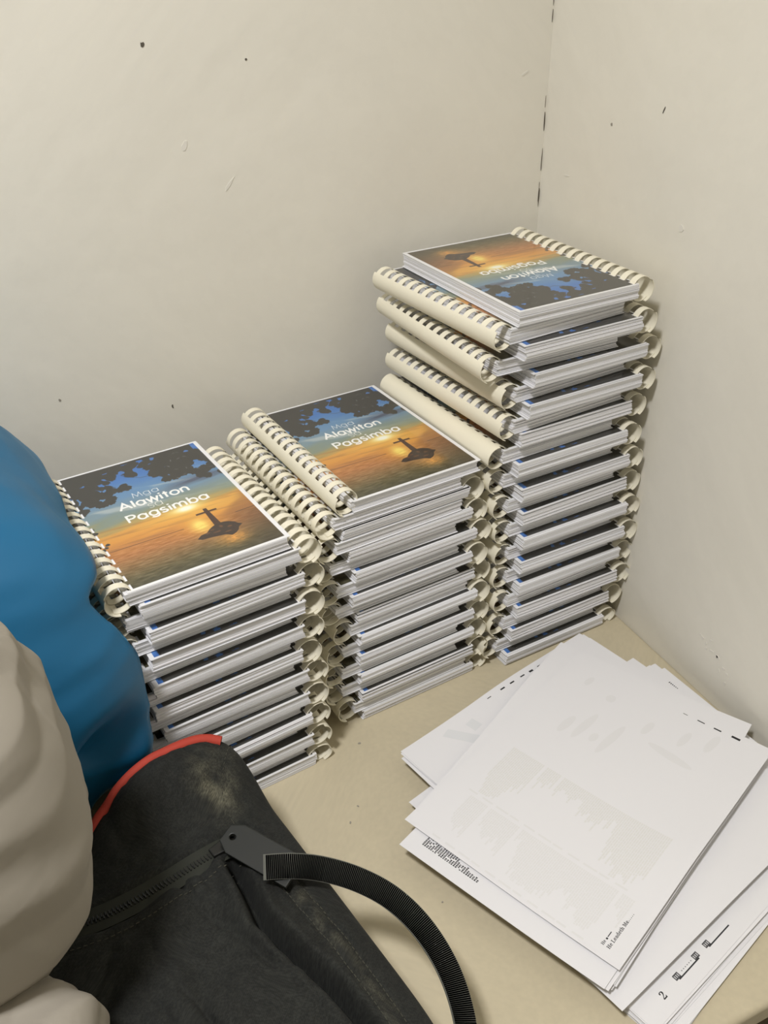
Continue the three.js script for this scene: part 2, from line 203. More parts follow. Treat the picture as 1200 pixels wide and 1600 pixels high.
const rad = THREE.MathUtils.degToRad;
const spineGeo = arcGeo(CR, CR, rad(-72), rad(38), 0.0006, -H / 2 - 0.0005, H / 2 + 0.0005, 14);
const ringGeo = arcGeo(CR, CR - 0.001, rad(38), rad(312), 0.0005, -0.0036, 0.0036, 26);
const combGeo = (() => { const parts = [spineGeo.clone()]; for (let i = 0; i < NR; i++) { const g = ringGeo.clone(); g.translate(0, 0, (i - 7) * PITCH * 0.985); parts.push(g); } return mergeGeometries(parts); })();
function sheetShape(w, h, r) { const s = new THREE.Shape(); const x = w / 2, y = h / 2; s.moveTo(-x + r, -y); s.lineTo(x - r, -y); s.quadraticCurveTo(x, -y, x, -y + r); s.lineTo(x, y - r); s.quadraticCurveTo(x, y, x - r, y); s.lineTo(-x + r, y); s.quadraticCurveTo(-x, y, -x, y - r); s.lineTo(-x, -y + r); s.quadraticCurveTo(-x, -y, -x + r, -y); return s; }
function punch(s, w) { for (let i = 0; i < NR; i++) { const z = (i - 7) * PITCH * 0.985, x = -w / 2 + 0.0046, p = new THREE.Path(); p.moveTo(x - 0.0015, z - 0.0042); p.lineTo(x - 0.0015, z + 0.0042); p.lineTo(x + 0.0015, z + 0.0042); p.lineTo(x + 0.0015, z - 0.0042); p.closePath(); s.holes.push(p); } return s; }
const coverGeo = (() => { const g0 = new THREE.ExtrudeGeometry(punch(sheetShape(W, H, 0.0012), W), { depth: 0.0005, bevelEnabled: false, curveSegments: 3 }); g0.rotateX(-Math.PI / 2); const g = g0.index ? g0.toNonIndexed() : g0, p = g.attributes.position, n = g.attributes.normal, uv = g.attributes.uv; for (let i = 0; i < p.count; i++) { if (n.getY(i) > 0.5) uv.setXY(i, (p.getX(i) + W / 2) / W, 1 - (p.getZ(i) + H / 2) / H); else uv.setXY(i, 0.99, 0.5); } return g; })();
const clearGeo = (() => { const g = new THREE.ShapeGeometry(punch(sheetShape(W + 0.003, H + 0.003, 0.006), W + 0.003), 4); g.rotateX(-Math.PI / 2); return g; })();
const backGeo = (() => { const g = new THREE.BoxGeometry(W, 0.0005, H); return g; })();
function pageGeo(t, seed) { // one block of leaves, fanned a little; each band is a gathering of sheets
  const r = rngOf(seed), parts = []; let y = 0.0013; const end = t - 0.0012; let drift = 0, driftz = 0;
  while (y < end - 0.0003) {
    const th = Math.min(end - y, 0.0006 + r() * r() * 0.002), gap = r() < 0.55 ? 0.00042 : 0.0001; drift = clamp(drift + (r() - 0.5) * 0.002, -0.0024, 0.0024); driftz = clamp(driftz + (r() - 0.5) * 0.0018, -0.002, 0.0014);
    const g = new THREE.BoxGeometry(W - 0.001, th - gap, H - 0.001); g.translate(drift - 0.0006, y + th / 2, driftz - 0.0004);
    const k = 0.8 + r() * 0.14, c = new Float32Array(g.attributes.position.count * 3); for (let i = 0; i < c.length; i += 3) { c[i] = k; c[i + 1] = k * 0.995; c[i + 2] = k * 1.01; } g.setAttribute('color', new THREE.BufferAttribute(c, 3)); parts.push(g); y += th;
  }
  return mergeGeometries(parts);
}
const ORD = ['', 'top', 'second', 'third', 'fourth', 'fifth', 'sixth', 'seventh', 'eighth', 'ninth', 'tenth', 'eleventh', 'twelfth', 'thirteenth', 'fourteenth', 'fifteenth', 'sixteenth', 'seventeenth', 'eighteenth', 'nineteenth', 'twentieth', 'twenty-first', 'twenty-second', 'twenty-third', 'twenty-fourth', 'twenty-fifth', 'twenty-sixth', 'twenty-seventh', 'bottom'];
function makeBook(t, pages, splitRings, roll, sag) {
  const o = new THREE.Group();
  const bs = mesh('clear_back_sheet', clearGeo, M.clear, o); bs.position.y = 0.0003;
  const bc = mesh('back_cover', backGeo, M.card, o); bc.position.y = 0.0008;
  mesh('page_block', pages, M.page, o);
  const fc = mesh('front_cover', coverGeo, M.cover, o); fc.position.y = t - 0.0012;
  const cs = mesh('clear_front_sheet', clearGeo, M.clear, o); cs.position.y = t - 0.0003;
  let comb;
  if (splitRings) { comb = mesh('comb_spine', spineGeo, M.comb, o); for (let i = 0; i < NR; i++) { const rg = mesh('ring', ringGeo, M.comb, comb); rg.position.z = (i - 7) * PITCH * 0.985; } }
  else comb = mesh('comb_spine', combGeo, M.comb, o);
  comb.position.set(CX, t / 2 + sag, 0); comb.rotation.z = -roll;
  return o;
}
// every stack: far-left corner on the table, turn, height, and the books from the top down as [spine side, shift along the front edge in mm, extra turn, comb roll in degrees, rings told apart]
const STACKS = [
  { name: 'shortest-looking front stack beside the blue bundle', tag: 'the left stack', x: -0.6033, z: 0.1133, rot: 0.1314, h: 0.2894, group: 'comb-bound songbooks in the left stack',
    books: [['L', 0, 0, -8, 1], ['R', 8, 0, 0, 1], ['L', -3, -0.02, 0, 0], ['R', 8, 0.01, 15, 0], ['L', 2, 0, 0, 0], ['R', 3, -0.01, -10, 0], ['L', 0, 0.02, 0, 0], ['R', 1, 0.01, 20, 0], ['L', -2, 0, 0, 0], ['R', -4, 0, 0, 0], ['L', -4, 0.01, 0, 0], ['R', 6, 0, 25, 0], ['L', 1, -0.02, 0, 0], ['R', 5, 0, 10, 0], ['L', -2, 0, 0, 0], ['R', 6, 0.01, 20, 0], ['L', -8, 0.01, 0, 0], ['R', 7, 0, 25, 0], ['L', 0, 0, 0, 0], ['R', 6, -0.01, 0, 0]] },
  { tag: 'the middle stack', x: -0.377, z: 0.06, rot: 0.109, h: 0.2845, group: 'comb-bound songbooks in the middle stack',
    books: [['L', 0, 0, 0, 1], ['L', -20, 0, -42, 1], ['R', -14, 0, 0, 0], ['L', -22, 0.01, 20, 0], ['R', -9, 0, 20, 0], ['L', -22, -0.02, 0, 0], ['R', -3, 0, 10, 0], ['L', -22, 0.01, 0, 0], ['R', -8, 0, -20, 0], ['L', -20, 0, 20, 0], ['R', 0, 0, 10, 0], ['L', -9, 0.01, 10, 0], ['R', -1, 0, -20, 0], ['L', -16, 0, 0, 0], ['R', -1, 0, 0, 0], ['L', -20, 0, 10, 0], ['R', -2, 0, 10, 0], ['L', -18, -0.01, 0, 0], ['R', 1, 0, -10, 0], ['L', -8, 0, 0, 0], ['R', 1, 0, 0, 0]] },
  { tag: 'the tallest stack', x: -0.1955, z: 0.0495, rot: 0.0798, h: 0.4367, group: 'comb-bound songbooks in the tallest stack',
    books: [['R', 0, 0, 0, 1], ['L', -9, 0.05, 0, 1], ['R', 4, 0, 0, 1], ['L', -12, -0.03, 5, 1], ['R', 18, 0.01, 10, 1], ['L', 5, 0.04, 10, 1], ['R', 13, 0, 0, 0], ['L', 4, 0.04, 0, 1], ['R', 9, 0, 15, 0], ['L', -7, 0.02, 62, 1], ['R', 4, 0, 20, 0], ['L', 4, 0, 0, 0], ['R', 15, 0, 20, 0], ['L', 7, 0, 20, 0], ['R', 16, 0.01, 0, 0], ['L', 15, 0, 0, 0], ['R', 22, -0.01, 25, 0], ['L', 17, 0, 25, 0], ['R', 22, -0.02, 0, 0], ['L', 17, 0, 10, 0], ['R', 22, -0.01, 0, 0], ['L', 19, 0.01, 10, 0], ['R', 22, -0.02, 20, 0], ['L', 19, 0, 10, 0], ['R', 14, 0, -20, 0], ['L', 6, 0, 0, 0], ['R', 12, 0, 10, 0]] },
];
STACKS.forEach((s, si) => {
  const n = s.books.length, t = s.h / n, variants = [0, 1, 2, 3, 4].map((k) => pageGeo(t, 500 + si * 10 + k));
  const u = [Math.cos(s.rot), -Math.sin(s.rot)], v = [Math.sin(s.rot), Math.cos(s.rot)], r = rngOf(900 + si);
  // combs are thicker than a book: neighbours bound on opposite sides must be shifted apart so that each comb clears the next book's pages
  for (let it = 0; it < 60; it++) for (let i = 0; i + 1 < n; i++) { const a = s.books[i], b = s.books[i + 1]; if (a[0] === b[0]) continue; const [R, L] = a[0] === 'R' ? [a, b] : [b, a]; let need = 0; for (const e of [-105, 105]) need = Math.max(need, 6.6 - (R[1] + e * R[2] - L[1] - e * L[2])); if (need > 0) { const fixR = R === s.books[0], fixL = L === s.books[0]; if (!fixR) R[1] += fixL ? need : need / 2; if (!fixL) L[1] -= fixR ? need : need / 2; } }
  s.books.forEach(([side, du, dr, roll, split], i) => {
    const o = makeBook(t, variants[Math.floor(r() * 5)], !!split, rad(roll + (r() - 0.5) * 14), i === n - 1 ? CR * 0.74 - t / 2 + 0.0004 : i === 0 && s.books[1][0] === side ? 0.0062 : (r() - 0.5) * Math.min(0.0016, 2 * (t - CR) - 0.0003));
    if (i === n - 1) o.getObjectByName('comb_spine').scale.y = 0.74; // squashed under the weight of the stack
    const dv = i === 0 ? 0 : (r() - 0.5) * 0.005 + (side === 'R' ? 0.005 : -0.004) * (si === 1 ? 0.25 : 1);
    // keep the near edge where it is and turn about the middle of the far edge's line
    const cx = du / 1000 + W / 2, cz = H / 2 + dv, a = s.rot + dr;
    o.position.set(s.x + u[0] * cx + v[0] * cz, s.h - (i + 1) * t, s.z + u[1] * cx + v[1] * cz);
    o.rotation.y = a + (side === 'R' ? Math.PI : 0);
    o.name = numbered('comb_bound_book'); scene.add(o);
    const nth = i === n - 1 ? 'bottom' : ORD[i + 1];
    o.userData = { label: `${nth} comb-bound songbook ${i === 0 ? 'on' : i === n - 1 ? 'of' : 'from the top of'} ${s.tag}, cream comb ${i === 0 && side === 'R' ? 'on the right, cover upside down' : side === 'L' ? 'on the left' : 'on the right'}`, category: 'book', group: s.group };
  });
});
// ---------------------------------------------------------------- loose printed sheets on the table
const SL = 0.308, SS = 0.227;
const sheetSwell = (x, z) => 0.006 * Math.exp(-(((x + 0.2) / 0.09) ** 2) - (((z - 0.3) / 0.05) ** 2)) + 0.004 * Math.exp(-(((x + 0.17) / 0.06) ** 2) - (((z - 0.585) / 0.04) ** 2));
function sheetGeo(px, pz, turn, y, lift, k) { // a leaf of paper 0.3 mm thick, bent over the swell of the pile
  const g = new THREE.BoxGeometry(SL * k, 0.00028, SS * k, 20, 1, 14), p = g.attributes.position, n = g.attributes.normal, uv = g.attributes.uv, c = Math.cos(turn), s = Math.sin(turn);
  for (let i = 0; i < p.count; i++) { if (n.getY(i) > 0.5) uv.setXY(i, p.getX(i) / SL / k + 0.5, 0.5 - p.getZ(i) / SS / k); else uv.setXY(i, 0.004, 0.004); }
  for (let i = 0; i < p.count; i++) { const lx = p.getX(i), lz = p.getZ(i), wx = px + lx * c + lz * s, wz = pz - lx * s + lz * c; p.setY(i, p.getY(i) + sheetSwell(wx, wz) * clamp(y / 0.02, 0.1, 1) + lift * Math.max(0, lz / SS * 2) ** 2); }
  g.computeVertexNormals(); return g;
}
// print: drawn with the origin at the far-left corner, x along the long edge and y along the short edge, in millimetres
function printTex(draw) { const k = 5, [c, g] = canvasOf(SL * 1000 * k, Math.round(SS * 1000 * k)); g.fillStyle = '#eeedee'; g.fillRect(0, 0, c.width, c.height); g.scale(k, k); draw(g); const t = texOf(c); t.wrapS = t.wrapT = THREE.ClampToEdgeWrapping; return new THREE.MeshStandardMaterial({ map: t, roughness: 0.8 }); }
function faintColumn(g, x0, y0, x1, y1, seed, tone) { const r = rngOf(seed); g.fillStyle = tone; let len = 0.6; for (let y = y0; y < y1; y += 2.1) { len = clamp(len + (r() - 0.5) * 0.4, 0.2, 1); if (r() < 0.05) { y += 3; len = 0.3; } let x = x1; const e = x1 - (x1 - x0) * len; while (x > e) { const w = 2 + r() * 6; g.fillRect(Math.max(e, x - w), y, Math.min(w, x - e), 1.5); x -= w + 0.6; } } }
function marks(g, x, y, n, dx, dy, w, h, ink = '#2a2a2c') { g.fillStyle = ink; for (let i = 0; i < n; i++) g.fillRect(x + i * dx, y + i * dy, w, h); }
M.paper = new THREE.MeshStandardMaterial({ color: 0xeeedee, roughness: 0.8 });
const FAINT = '#e6e5e2', FAINT2 = '#e8e7e6';
M.printA = printTex((g) => { // blank side up: the text of the other side shows through very faintly
  g.fillStyle = '#303032'; g.font = 'bold 4.3px serif'; g.fillText('He Leadeth Me', 11, 212); g.font = 'bold 3.6px serif'; g.fillText('He', 11, 206.5); marks(g, 42, 211.2, 6, 1.9, 0, 0.6, 0.6); g.fillRect(17.5, 204.6, 1.6, 1.6); g.fillRect(20, 204.8, 6, 0.7);
  faintColumn(g, 72, 26, 142, 200, 31, FAINT); faintColumn(g, 12, 30, 64, 206, 32, FAINT2);
  g.fillStyle = FAINT2; for (let i = 0; i < 11; i++) { g.fillRect(4, 30 + i * 15, 2, 9 + (i % 3) * 2); g.fillRect(68, 24 + i * 16, 2, 10 + (i % 3) * 2); }
  g.fillStyle = '#262628'; for (const [y, l, w] of [[134, 5, 0.7], [150, 8, 1.3], [168, 8, 1.8], [187, 9, 2.9]]) g.fillRect(299, y, w, l);
  g.fillStyle = '#e9e8e8'; for (const [x, y, w, h] of [[190, 44, 30, 9], [192, 60, 46, 9], [200, 76, 14, 8], [190, 90, 52, 9], [262, 60, 12, 10], [244, 112, 22, 8], [230, 126, 10, 50], [252, 148, 26, 8], [268, 30, 16, 7], [262, 172, 30, 9]]) { g.beginPath(); g.ellipse(x + w / 2, y + h / 2, w / 2, h / 2, 0.1, 0, 6.2832); g.fill(); }
});
M.printB = printTex((g) => { // an index of titles in its far left corner, cut off on a slant
  const r = rngOf(35); g.fillStyle = '#303032';
  for (let y = 17; y < 84; y += 2.5) { let x = 14.5; const e = 15.5 + (84 - y) * 0.24 + r() * 2; while (x < e) { const w = 0.8 + r() * 0.8; if (r() < 0.9) g.fillRect(x, y + r() * 0.25, w, 1.6); x += w + 0.5; } }
});
M.printG = printTex((g) => { g.fillStyle = '#2a2a2c'; marks(g, 128, 6, 1, 0, 0, 6, 1); for (const [x, w, h] of [[150, 7, 1.9], [166, 7, 1.9], [184, 7, 1.7], [199, 6.5, 2.6], [214, 6, 3.2]]) { g.fillStyle = '#2a2a2c'; g.fillRect(x, 5.5, w, h); } g.fillStyle = '#e5e6e7'; g.beginPath(); g.moveTo(50, 14); g.lineTo(62, 10); g.lineTo(84, 40); g.lineTo(72, 46); g.fill(); g.beginPath(); g.moveTo(82, 18); g.lineTo(94, 16); g.lineTo(97, 30); g.lineTo(84, 32); g.fill(); });
M.printC = printTex((g) => { g.fillStyle = '#262628'; for (let i = 0; i < 6; i++) g.fillRect(292, 20 + i * 2.3, 4.5, 1.2); });
M.printE = printTex((g) => { // staves of a song along the near edge, and its number
  g.fillStyle = '#2b2b2d'; g.font = 'bold 9px serif'; g.fillText('2', 26, 217); g.fillRect(50, 214, 28, 1.1); g.fillRect(93, 214, 30, 1.1);
  for (const x of [47, 74, 90]) { g.fillStyle = '#4a4a4c'; g.fillRect(x, 209, 6.5, 5); g.fillStyle = '#d8d8da'; for (let i = 0; i < 3; i++) g.fillRect(x + 0.9 + i * 1.9, 210, 0.9, 2.8); }
  g.fillStyle = '#9a9a9c'; for (let i = 0; i < 6; i++) g.fillRect(57 + i * 2.6, 211, 1.2, 0.9); });
let sheetCount = 0, level = 0.0003;
const GAP = 0.0005, PILE = 'loose sheets in the paper pile';
function sheet(lx, lz, deg, mat, label, { jit = 0, lift = 0, k = 1 } = {}) { // placed by the far-left corner
  const r = rngOf(700 + sheetCount), th = rad(deg + (r() - 0.5) * 5 * jit), X = lx + (r() - 0.5) * 0.014 * jit, Z = lz + (r() - 0.5) * 0.012 * jit, l = SL * k, w = SS * k;
  let px = X + Math.cos(th) * l / 2 + Math.sin(th) * w / 2; const pz = Z - Math.sin(th) * l / 2 + Math.cos(th) * w / 2;
  const reach = px + Math.cos(th) * l / 2 + Math.sin(th) * w / 2; if (reach > WX - 0.001) px -= reach - WX + 0.001;
  sheetCount++; const m = mesh(numbered('paper_sheet'), sheetGeo(px, pz, th, level, lift, k), mat, scene); m.position.set(px, level, pz); m.rotation.y = th; level += GAP + (lift ? 0.0008 : 0); m.userData = { label, category: 'paper', group: PILE }; return m;
}
for (let i = 0; i < 7; i++) sheet(-0.323, 0.476, 19, M.paper, 'white sheet low in the paper pile, fanned out towards the table corner', { jit: 1 });
for (let i = 0; i < 9; i++) sheet(-0.338, 0.464, 16, M.paper, 'white sheet in the middle of the paper pile, near its ragged right edge', { jit: 0.7 });
sheet(-0.342, 0.463, 15.6, M.printE, 'white sheet with a large printed 2 and black bars along its near edge');
for (let i = 0; i < 6; i++) sheet(-0.318, 0.384, 6, M.paper, 'white sheet in the paper pile with its corner by the right wall', { jit: 0.9 });
sheet(-0.317, 0.385, 5, M.printC, 'white sheet by the right wall with a short row of black ticks');
sheet(-0.326, 0.388, 11, M.paper, 'plain white sheet over the wall-side sheets, its corner short of the wall');
sheet(-0.362, 0.402, 16, M.paper, 'plain white sheet just under the upper sheets, its far corner blunt');
level += 0.002;
sheet(-0.358, 0.44, 14, M.paper, 'plain white sheet under the index page, its corner poking out at the front', { lift: 0.001 });
for (let i = 0; i < 5; i++) sheet(-0.342, 0.35, 14, M.paper, 'white sheet in the paper pile just under the dashed left sheet', { jit: 0.6, k: 0.93 });
sheet(-0.343, 0.345, 14, M.printG, 'white sheet with a row of black dashes along its curved far edge', { k: 0.93 });
for (let i = 0; i < 4; i++) sheet(-0.389, 0.452, 24, M.paper, 'white sheet in the paper pile directly under the index page', { jit: 0.45, lift: 0.002, k: 0.93 });
sheet(-0.396, 0.45, 24, M.printB, 'white page with small black titles at its left corner', { lift: 0.002, k: 0.935 });
sheet(-0.37, 0.425, 28, M.paper, 'plain white sheet second from the top of the pile', { k: 0.98, lift: 0.002 });
sheet(-0.38, 0.429, 23, M.printA, 'topmost white sheet of the pile with faint show-through text and edge dashes', { lift: 0.003 });

// ---------------------------------------------------------------- cloth surfaces
const weaveTex = dataTex(256, (u, v) => { const a = Math.sin((u + v) * Math.PI * 2 * 40) * 0.5 + 0.5, b = Math.sin((u - v * 2) * Math.PI * 2 * 20) * 0.5 + 0.5, n = tileNoise(u, v, 6, 3, 3); const c = clamp(90 + a * 60 + b * 40 + n * 60, 0, 255); return [c, c, c]; });
function lump(center, semi, eh, ev, push, nu = 180, nv = 120) { // a closed soft body: superellipsoid with folds; push moves a point along its outward direction and may then bend it
  const P = [], UV = [], I = []; const sp = (c, e) => Math.sign(c) * Math.abs(c) ** e;
  for (let j = 0; j <= nv; j++) for (let i = 0; i <= nu; i++) {
    const th = (i % nu) / nu * Math.PI * 2, ph = -Math.PI / 2 + (j / nv) * Math.PI, cp = sp(Math.cos(ph), ev), d = [sp(Math.cos(th), eh) * cp, sp(Math.sin(ph), ev), sp(Math.sin(th), eh) * cp];
    const q = push(center[0] + d[0] * semi[0], center[1] + d[1] * semi[1], center[2] + d[2] * semi[2], d);
    P.push(...q); UV.push(q[0] * 3 + q[2] * 1.5, q[1] * 3); }
  for (let j = 0; j < nv; j++) for (let i = 0; i < nu; i++) { const a = j * (nu + 1) + i, b = a + 1, c = a + nu + 1, e = c + 1; I.push(a, c, b, b, c, e); }
  const g = new THREE.BufferGeometry(); g.setAttribute('position', new THREE.Float32BufferAttribute(P, 3)); g.setAttribute('uv', new THREE.Float32BufferAttribute(UV, 2)); g.setIndex(I); g.computeVertexNormals(); return g;
}
const ridge = (v) => 1 - Math.abs(v) * 2;
const along = (x, y, z, d, k) => { const l = Math.hypot(...d) || 1; return [x + d[0] / l * k, y + d[1] / l * k, z + d[2] / l * k]; };
// blue nylon bundle leaning on the left stack
M.blue = new THREE.MeshPhysicalMaterial({ color: 0x15658f, roughness: 0.48, sheen: 0.25, sheenRoughness: 0.4, sheenColor: new THREE.Color(0x5aa9d6), bumpMap: weaveTex, bumpScale: 0.00008 });
{ const o = thing('stuffed_bag', 'blue nylon stuffed bag bulging against the left stack', 'bag');
  mesh('body', lump([-0.789, 0.204, 0.2], [0.205, 0.222, 0.19], 0.55, 0.9, (x, y, z, d) => {
    let f = ridge(fbm((x + z) * 2 + 3, (y * 1.1 - z * 0.8 + x * 0.3) * 13, z * 3 + 4, 2)) * 0.0022 + ridge(fbm((x + z) * 3 + 8, (y + z * 0.5) * 26, z * 5, 2)) * 0.001 + fbm(x * 4, y * 4 + 2, z * 4, 2) * 0.004; f -= 0.03 * Math.exp(-(((x + 0.64 - (y - 0.18) * 0.25) / 0.022) ** 2) - (((y - 0.165) / 0.035) ** 2)) * smooth(0.3, 0.37, z);
    const low = smooth(0.2, 0.05, y) * smooth(0.22, 0.36, z); f += Math.sin(x * 95 + y * 26 + fbm(x * 9, y * 9, 1, 2) * 2.5) * 0.008 * low - 0.02 * low * smooth(0.14, 0.02, y);
    let q = along(x, y, z, d, f);
    q[1] = Math.max(0.0006, q[1]); q[2] = Math.max(0.003, q[2]);
    q[0] += 0.031 * (1 - 0.2 * smooth(0.265, 0.305, q[1])) * smooth(0.24, 0.35, q[2]) * smooth(0.06, 0.14, q[1]) * smooth(-0.72, -0.62, q[0]); q[0] += 0.008 * smooth(0.298, 0.325, q[1]) * smooth(0.4, 0.35, q[1]) * smooth(0.1, 0.28, q[2]) * smooth(-0.72, -0.62, q[0]); const wall = -0.642 + (q[2] - 0.113) * 0.132, beside = smooth(0.345, 0.334, q[2]) * smooth(0.316, 0.299, q[1]); if (q[0] > wall) q[0] += (wall - q[0]) * beside;
    const lim = 0.352 + smooth(0.13, 0.2, q[1]) * 0.06; if (q[2] > lim) q[2] = lim + (q[2] - lim) * 0.1;
    return q; }), M.blue, o); }
// grey-beige jacket heaped in front of it
M.jacket = new THREE.MeshPhysicalMaterial({ color: 0x9f988b, roughness: 0.72, sheen: 0.15, bumpMap: weaveTex, bumpScale: 0.0001 });
// crumpled cloth: flat facets that meet in sharp ridges and valleys, over long soft folds
const tri = (v) => Math.abs(((v % 2) + 2) % 2 - 1);
const DIRS = (() => { const r = rngOf(3); return Array.from({ length: 7 }, (_, i) => { const v = new THREE.Vector3(r() - 0.5, (r() - 0.5) * 0.9, r() - 0.5).normalize(); return [v.x, v.y, v.z, 10 + i * 6.5, r() * 2]; }); })();
const creases = (x, y, z, s) => { const wx = x + fbm(x * 4 + s, y * 4, z * 4, 2) * 0.05, wy = y + fbm(x * 4, y * 4 + s, z * 4 + 5, 2) * 0.05, wz = z + fbm(x * 4 + 7, y * 4, z * 4 + s, 2) * 0.05; let f = fbm(x * 4, y * 3 + s, z * 4, 2) * 0.02; for (const [a, b, c, k, p] of DIRS) f += (tri((wx * a + wy * b + wz * c) * k + p + s) - 0.5) * 0.15 / k; return f; };
{ const o = thing('jacket', 'crumpled grey-beige jacket heaped at the left edge on the dark bag', 'jacket');
  mesh('body', lump([-0.8, 0.305, 0.492], [0.158, 0.175, 0.092], 0.75, 0.68, (x, y, z, d) => { const q = along(x, y, z, d, creases(x, y, z, 2)); q[0] -= 0.03 * smooth(0.24, 0.13, q[1]) * smooth(-0.8, -0.65, q[0]); q[1] = Math.max(0.133, q[1]); return q; }, 300, 220), M.jacket, o);
  mesh('sleeve', lump([-0.79, 0.18, 0.6], [0.122, 0.05, 0.085], 0.85, 0.85, (x, y, z, d) => { const q = along(x, y, z, d, creases(x, y, z, 11) + (tri((x * 0.6 + z) * 22) - 0.5) * 0.012); q[1] = Math.max(0.13, q[1]); return q; }, 220, 150), M.jacket, o); }

// ---------------------------------------------------------------- dark canvas backpack lying on its back
const BAG = { cx: -0.631, cz: 0.542, e1: [0.984, -0.17], e2: [0.18, 0.984], ax: 0.152, az: 0.176, h: 0.062 };
const bagR = (th) => { const c = Math.abs(Math.cos(th)), s = Math.abs(Math.sin(th)), n = Math.cos(th) > 0 ? 8 : 2.6, t = Math.atan2(Math.sin(th), Math.cos(th)), cut = 1 - 0.2 * smooth(-1.15, -1.72, t) * smooth(-3.1, -2.4, t); return cut / (((c / BAG.ax) ** n + (s / BAG.az) ** n) ** (1 / n)); };
const toLocal = (x, z) => { const dx = x - BAG.cx, dz = z - BAG.cz, det = BAG.e1[0] * BAG.e2[1] - BAG.e1[1] * BAG.e2[0]; return [(dx * BAG.e2[1] - dz * BAG.e2[0]) / det, (dz * BAG.e1[0] - dx * BAG.e1[1]) / det]; };
const toWorld = (a, b) => [BAG.cx + a * BAG.e1[0] + b * BAG.e2[0], BAG.cz + a * BAG.e1[1] + b * BAG.e2[1]];
function segDist(x, z, pts) { let best = 9; for (let i = 0; i + 1 < pts.length; i++) { const [ax, az] = pts[i], [bx, bz] = pts[i + 1], dx = bx - ax, dz = bz - az, t = clamp(((x - ax) * dx + (z - az) * dz) / (dx * dx + dz * dz), 0, 1), d = Math.hypot(x - ax - t * dx, z - az - t * dz); if (d < best) best = d; } return best; }
const zipPath = [[-0.715, 0.468], [-0.69, 0.476], [-0.66, 0.48], [-0.634, 0.478], [-0.602, 0.471], [-0.575, 0.465], [-0.552, 0.459], [-0.535, 0.453]];
const pocketPath = [[-0.553, 0.475], [-0.551, 0.5], [-0.549, 0.53], [-0.538, 0.56], [-0.52, 0.6], [-0.505, 0.65]];
const seamPath = [[-0.527, 0.48], [-0.513, 0.53], [-0.5, 0.58], [-0.488, 0.65]];
const seam2 = [[-0.508, 0.36], [-0.535, 0.41], [-0.535, 0.44]];
function bagRelief(x, z) {
  const w = fbm(x * 22, z * 14, 3, 3) * 0.004 + ridge(fbm(x * 16 + 4, z * 9 + 2, 1, 2)) * 0.0022;
  const dz = segDist(x, z, zipPath), dp = segDist(x, z, pocketPath), ds = segDist(x, z, seamPath), d2 = segDist(x, z, seam2);
  const crease = (k, o) => -0.0035 * Math.exp(-((fbm(x * k + o, z * k * 0.55 + o, 2, 2) / 0.07) ** 2));
  return w + crease(13, 1) + crease(24, 6) * 0.5 + 0.0035 * Math.exp(-(((dz - 0.0145) / 0.004) ** 2)) - 0.004 * Math.exp(-((dz / 0.012) ** 2)) - 0.024 * Math.exp(-((dp / 0.0045) ** 2)) + 0.006 * Math.exp(-(((dp - 0.011) / 0.006) ** 2)) + 0.0016 * Math.exp(-((ds / 0.004) ** 2)) - 0.0018 * Math.exp(-(((ds - 0.007) / 0.002) ** 2)) + 0.0016 * Math.exp(-((d2 / 0.005) ** 2));
}
const bagLift = (x, z) => { const [a, b] = toLocal(x, z); return 0.042 * smooth(-0.095, -0.172, b) * smooth(-0.12, 0.1, a); };
const bagY = (x, z) => { const [a, b] = toLocal(x, z), th = Math.atan2(b, a), s = clamp(Math.hypot(a, b) / bagR(th), 0, 1), n = 4.2; return BAG.h + BAG.h * (1 - s ** n) ** (1 / n) + bagRelief(x, z) * smooth(1, 0.9, s) + bagLift(x, z); };
const canvasMap = dataTex(512, (u, v) => { const w = Math.sin((u * 60 + v * 60) * Math.PI * 2) * 0.5 + Math.sin((u * 30 - v * 90) * Math.PI * 2) * 0.3, n = tileNoise(u, v, 12, 2, 3) * 1.1 + tileNoise(u, v, 3, 5, 3) * 0.5; const c = clamp(205 + w * 26 + n * 60, 70, 255); return [c, c, c * 0.985]; }, true);
M.bag = new THREE.MeshStandardMaterial({ color: 0xffffff, vertexColors: true, map: canvasMap, roughness: 0.92, bumpMap: weaveTex, bumpScale: 0.0003 });
M.red = new THREE.MeshStandardMaterial({ color: 0xb8402f, roughness: 0.75, bumpMap: weaveTex, bumpScale: 0.0002 });
M.thread = new THREE.MeshStandardMaterial({ color: 0x45443a, roughness: 0.9 });
M.strap = new THREE.MeshStandardMaterial({ color: 0x6a6b63, roughness: 0.8 });
M.zip = new THREE.MeshStandardMaterial({ color: 0x26281f, roughness: 0.8 });
M.metal = new THREE.MeshStandardMaterial({ color: 0x3a3a38, roughness: 0.35, metalness: 0.7 });
M.tab = new THREE.MeshPhysicalMaterial({ color: 0x1f211d, roughness: 0.5 });
